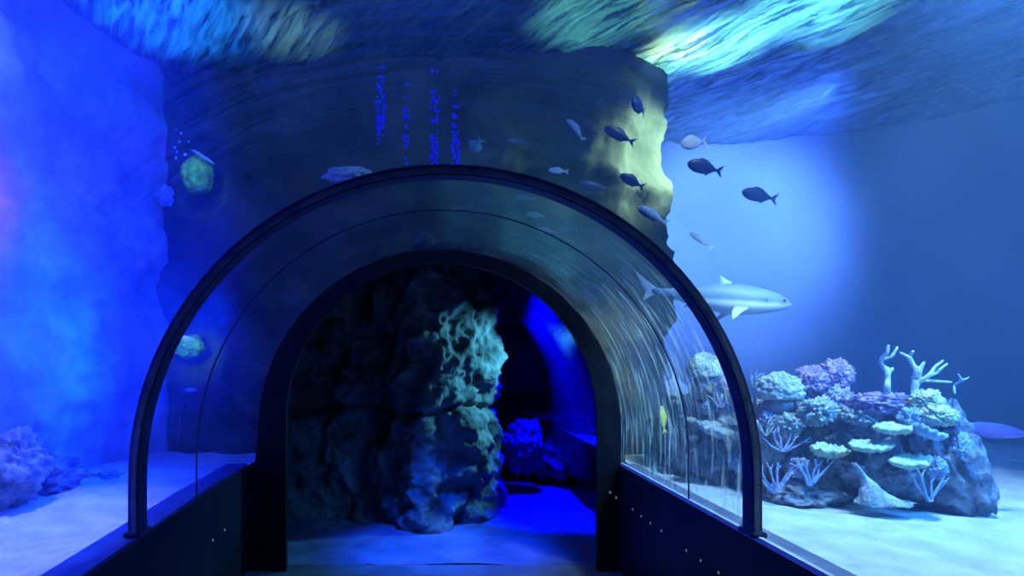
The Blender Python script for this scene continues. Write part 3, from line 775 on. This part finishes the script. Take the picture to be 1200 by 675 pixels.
# shark, swimming to the right
def shark():
    Y = 4.9; L = pr(158, Y); c = P(845, 351, Y)
    secs = [(0.5, .002, .003, -.010), (.49, .014, .010, -.008), (.46, .032, .026, -.004), (.40, .052, .045, 0), (.32, .066, .060, .004), (.22, .078, .073, .006), (.10, .082, .080, .008), (-.02, .076, .074, .010), (-.14, .060, .060, .014), (-.26, .040, .041, .020), (-.36, .022, .026, .026), (-.44, .012, .018, .032), (-.5, .006, .012, .036)]
    o = loft('shark', [(x * L, w * L * 1.2, h * L * 1.45, z * L) for x, w, h, z in secs], M_shark, 28)
    o.location = c; o.rotation_euler = (0, math.radians(4), math.radians(-6))
    tag(o, 'grey shark with white belly swimming right, passing behind the rib', 'shark')
    fin('dorsal_fin', [(.12 * L, .10 * L), (.02 * L, .155 * L), (-.02 * L, .18 * L), (-.015 * L, .10 * L), (-.05 * L, .075 * L), (.02 * L, .05 * L)], .006 * L, M_sharkfin, o)
    fin('second_dorsal_fin', [(-.26 * L, .055 * L), (-.31 * L, .082 * L), (-.32 * L, .05 * L), (-.29 * L, .04 * L)], .004 * L, M_sharkfin, o)
    fin('tail_fin', [(-.46 * L, .055 * L), (-.55 * L, .12 * L), (-.64 * L, .19 * L), (-.58 * L, .08 * L), (-.545 * L, .03 * L), (-.56 * L, -.04 * L), (-.50 * L, .0 * L), (-.46 * L, .02 * L)], .005 * L, M_sharkfin, o)
    for s in (-1, 1):
        fin('pectoral_fin', [(.20 * L, 0), (.10 * L, s * .10 * L), (.02 * L, s * .19 * L), (.04 * L, s * .09 * L), (.09 * L, 0)], .006 * L, M_sharkfin, o, 'xy', (0, s * .055 * L, -.035 * L), (math.radians(-s * 42), 0, 0))
        fin('pelvic_fin', [(-.16 * L, 0), (-.22 * L, s * .05 * L), (-.25 * L, s * .06 * L), (-.22 * L, 0)], .004 * L, M_sharkfin, o, 'xy', (0, s * .03 * L, -.03 * L), (math.radians(-s * 40), 0, 0))
        bm = bmesh.new(); bmesh.ops.create_icosphere(bm, subdivisions=2, radius=.009 * L)
        bm_obj('eye', bm, M_eye, o, (.42 * L, s * .054 * L, .012 * L))
        for k in range(5):
            g = fin('gill_slit', [(0, .02 * L), (.004 * L, 0), (-.004 * L, -.022 * L), (-.006 * L, 0)], .002 * L, M_fish_dark, o, 'xz', ((.29 - .018 * k) * L, s * (.0835 + .0018 * k) * L, .006 * L))
shark()

# ------------------------------------------------------------------ lights
def lamp(name, typ, loc, energy, color, target=None, size=.3, spot=60, blend=.6):
    ld = bpy.data.lights.new(name, typ); ld.energy = energy; ld.color = color
    if typ == 'SPOT':
        ld.spot_size = math.radians(spot); ld.spot_blend = blend; ld.shadow_soft_size = size
    elif typ == 'AREA': ld.size = size
    else: ld.shadow_soft_size = size
    o = bpy.data.objects.new(name, ld); COL.objects.link(o); o.location = loc
    if target is not None:
        o.rotation_euler = (Vector(target) - Vector(loc)).to_track_quat('-Z', 'Y').to_euler()
    return o
BL = (.0, .06, 1)
# left tank: blue and violet floods, white-blue sand light
lamp('flood_left_blue', 'SPOT', (-1.7, 4.4, 4.6), 1050, (.022, .05, 1), (-3.45, 3.4, 3.4), .3, 105, .9)
lamp('left_wash', 'AREA', (-1.75, 4.0, 3.0), 290, (.003, .012, 1), (-3.4, 4.0, 2.8), 3.0)
lamp('flood_left_low', 'SPOT', (-1.9, 5.6, 2.3), 620, (0, .05, 1), (-3.4, 4.3, 1.7), .3, 115, .8)
lamp('flood_left_violet', 'SPOT', (-1.9, 4.4, 3.4), 240, (.40, .0, 1), (-3.4, 4.15, 3.05), .2, 56, 1)
lamp('sand_left', 'SPOT', (-2.4, 2.9, 4.8), 640, (.38, .52, 1), (-2.4, 3.3, .8), .2, 42, .8)
# right tank
lamp('glow_right', 'SPOT', (3.95, 5.8, 4.6), 2900, (.08, .20, 1), (4.2, 8.75, 3.6), .25, 72, .8)
lamp('right_ambient', 'AREA', (5.2, 3.4, 4.8), 170, (.02, .17, 1), (4.4, 5.0, 1.0), 3.0)
lamp('ledge_blue', 'SPOT', (-2.2, 1.6, 2.0), 40, (0, .02, 1), (-1.55, 2.5, .93), .1, 60, .8)
lamp('fish_light', 'SPOT', (2.2, 3.7, 4.8), 120, (.55, .8, 1), (2.0, 4.8, 3.4), .1, 60, .9)  # unseen spot added to brighten the pale fish
lamp('reef_key', 'SPOT', (3.1, 3.0, 4.85), 1450, (.34, .66, 1), (2.9, 3.7, .8), .25, 74, .7)
lamp('reef_fill', 'SPOT', (4.4, 2.4, 3.0), 1150, (.03, .26, 1), (2.9, 4.4, 1.0), .6, 56, .9)
lamp('shark_light', 'SPOT', (3.4, 3.2, 3.6), 420, (.45, .85, 1), (2.4, 4.9, 2.25), .2, 30, .9)  # unseen spot added to whiten the shark
lamp('corner_light', 'SPOT', (4.0, 5.9, 4.5), 1500, (.55, 1, .72), (2.34, 6.66, 4.05), .15, 42, .8)
lamp('corner_low', 'SPOT', (2.5, 5.3, 2.9), 50, (.75, 1, .5), (1.95, 6.3, 1.7), .1, 62, .9)
# above the surface
lamp('surface_cyan', 'SPOT', (2.8, 6.1, 8.0), 2600, (.22, .9, .9), (2.8, 6.1, 5.0), .1, 26, 1)
lamp('surface_cyan_far', 'SPOT', (2.2, 6.6, 7.6), 900, (.30, .9, .7), (2.2, 6.7, 5.0), .1, 28, 1)
lamp('surface_cyan_near', 'SPOT', (3.5, 5.4, 7.8), 1900, (.16, .75, .95), (3.5, 5.4, 5.0), .1, 30, 1)
lamp('surface_yellow', 'SPOT', (2.5, 6.1, 7.5), 1200, (.85, 1, .12), (2.5, 6.1, 5.0), .1, 18, 1)
lamp('surface_left', 'SPOT', (-2.4, 5.5, 7.5), 900, (.01, .22, 1), (-2.4, 5.5, 5.0), .1, 42, .9)
lamp('surface_mid_left', 'SPOT', (-1.4, 5.8, 7.5), 160, (.3, .8, .8), (-1.4, 5.8, 5.0), .1, 28, 1)
lamp('surface_mid_right', 'SPOT', (1.5, 5.6, 7.5), 330, (.2, .9, .8), (1.5, 5.6, 5.0), .1, 32, 1)
# end wall ambience, cave lights
lamp('end_wall_fill', 'AREA', (-.2, 4.2, 4.7), 30, (.10, .30, .9), (-.2, 6.3, 3.4), 1.5)
lamp('lump_light', 'SPOT', (-2.2, 5.0, 3.8), 36, (.30, 1, .16), (-2.43, 6.1, 3.72), .1, 26, 1)  # unseen green spot added to brighten the upper lump
lamp('lump_light_low', 'SPOT', (-2.2, 5.0, 2.1), 60, (.30, 1, .14), (-2.5, 6.15, 1.94), .1, 26, 1)  # another added green spot, for the lower lump
lamp('cave_teal', 'SPOT', (1.65, 6.74, 2.15), 330, (.07, .40, .62), (.25, 6.6, 1.4), .06, 86, .7)
lamp('cave_blue', 'SPOT', (1.45, 7.9, 2.9), 2600, (0, .0, 1), (1.45, 7.6, 0), .1, 52, .5)
lamp('cave_blue_front', 'SPOT', (.3, 5.4, 2.4), 800, (0, .055, 1), (.15, 5.7, 0), .1, 58, .9)

# ------------------------------------------------------------------ world, camera, look
w = bpy.data.worlds.new('dim_blue'); scene.world = w; w.use_nodes = True
w.node_tree.nodes['Background'].inputs[0].default_value = (.02, .07, .25, 1); w.node_tree.nodes['Background'].inputs[1].default_value = .06
cam = bpy.data.cameras.new('camera'); co = bpy.data.objects.new('camera', cam); COL.objects.link(co)
cam.sensor_width = 36; cam.lens = 36 * F / 1200
cam.shift_x = (600 - VX) / 1200; cam.shift_y = (VY - 337.5) / 1200
cam.clip_start = .05
co.location = (0, 0, EYE); co.rotation_euler = (math.pi / 2, 0, 0)
scene.camera = co
scene.view_settings.view_transform = 'Standard'
scene.cycles.transparent_max_bounces = 24
scene.cycles.sample_clamp_indirect = 4
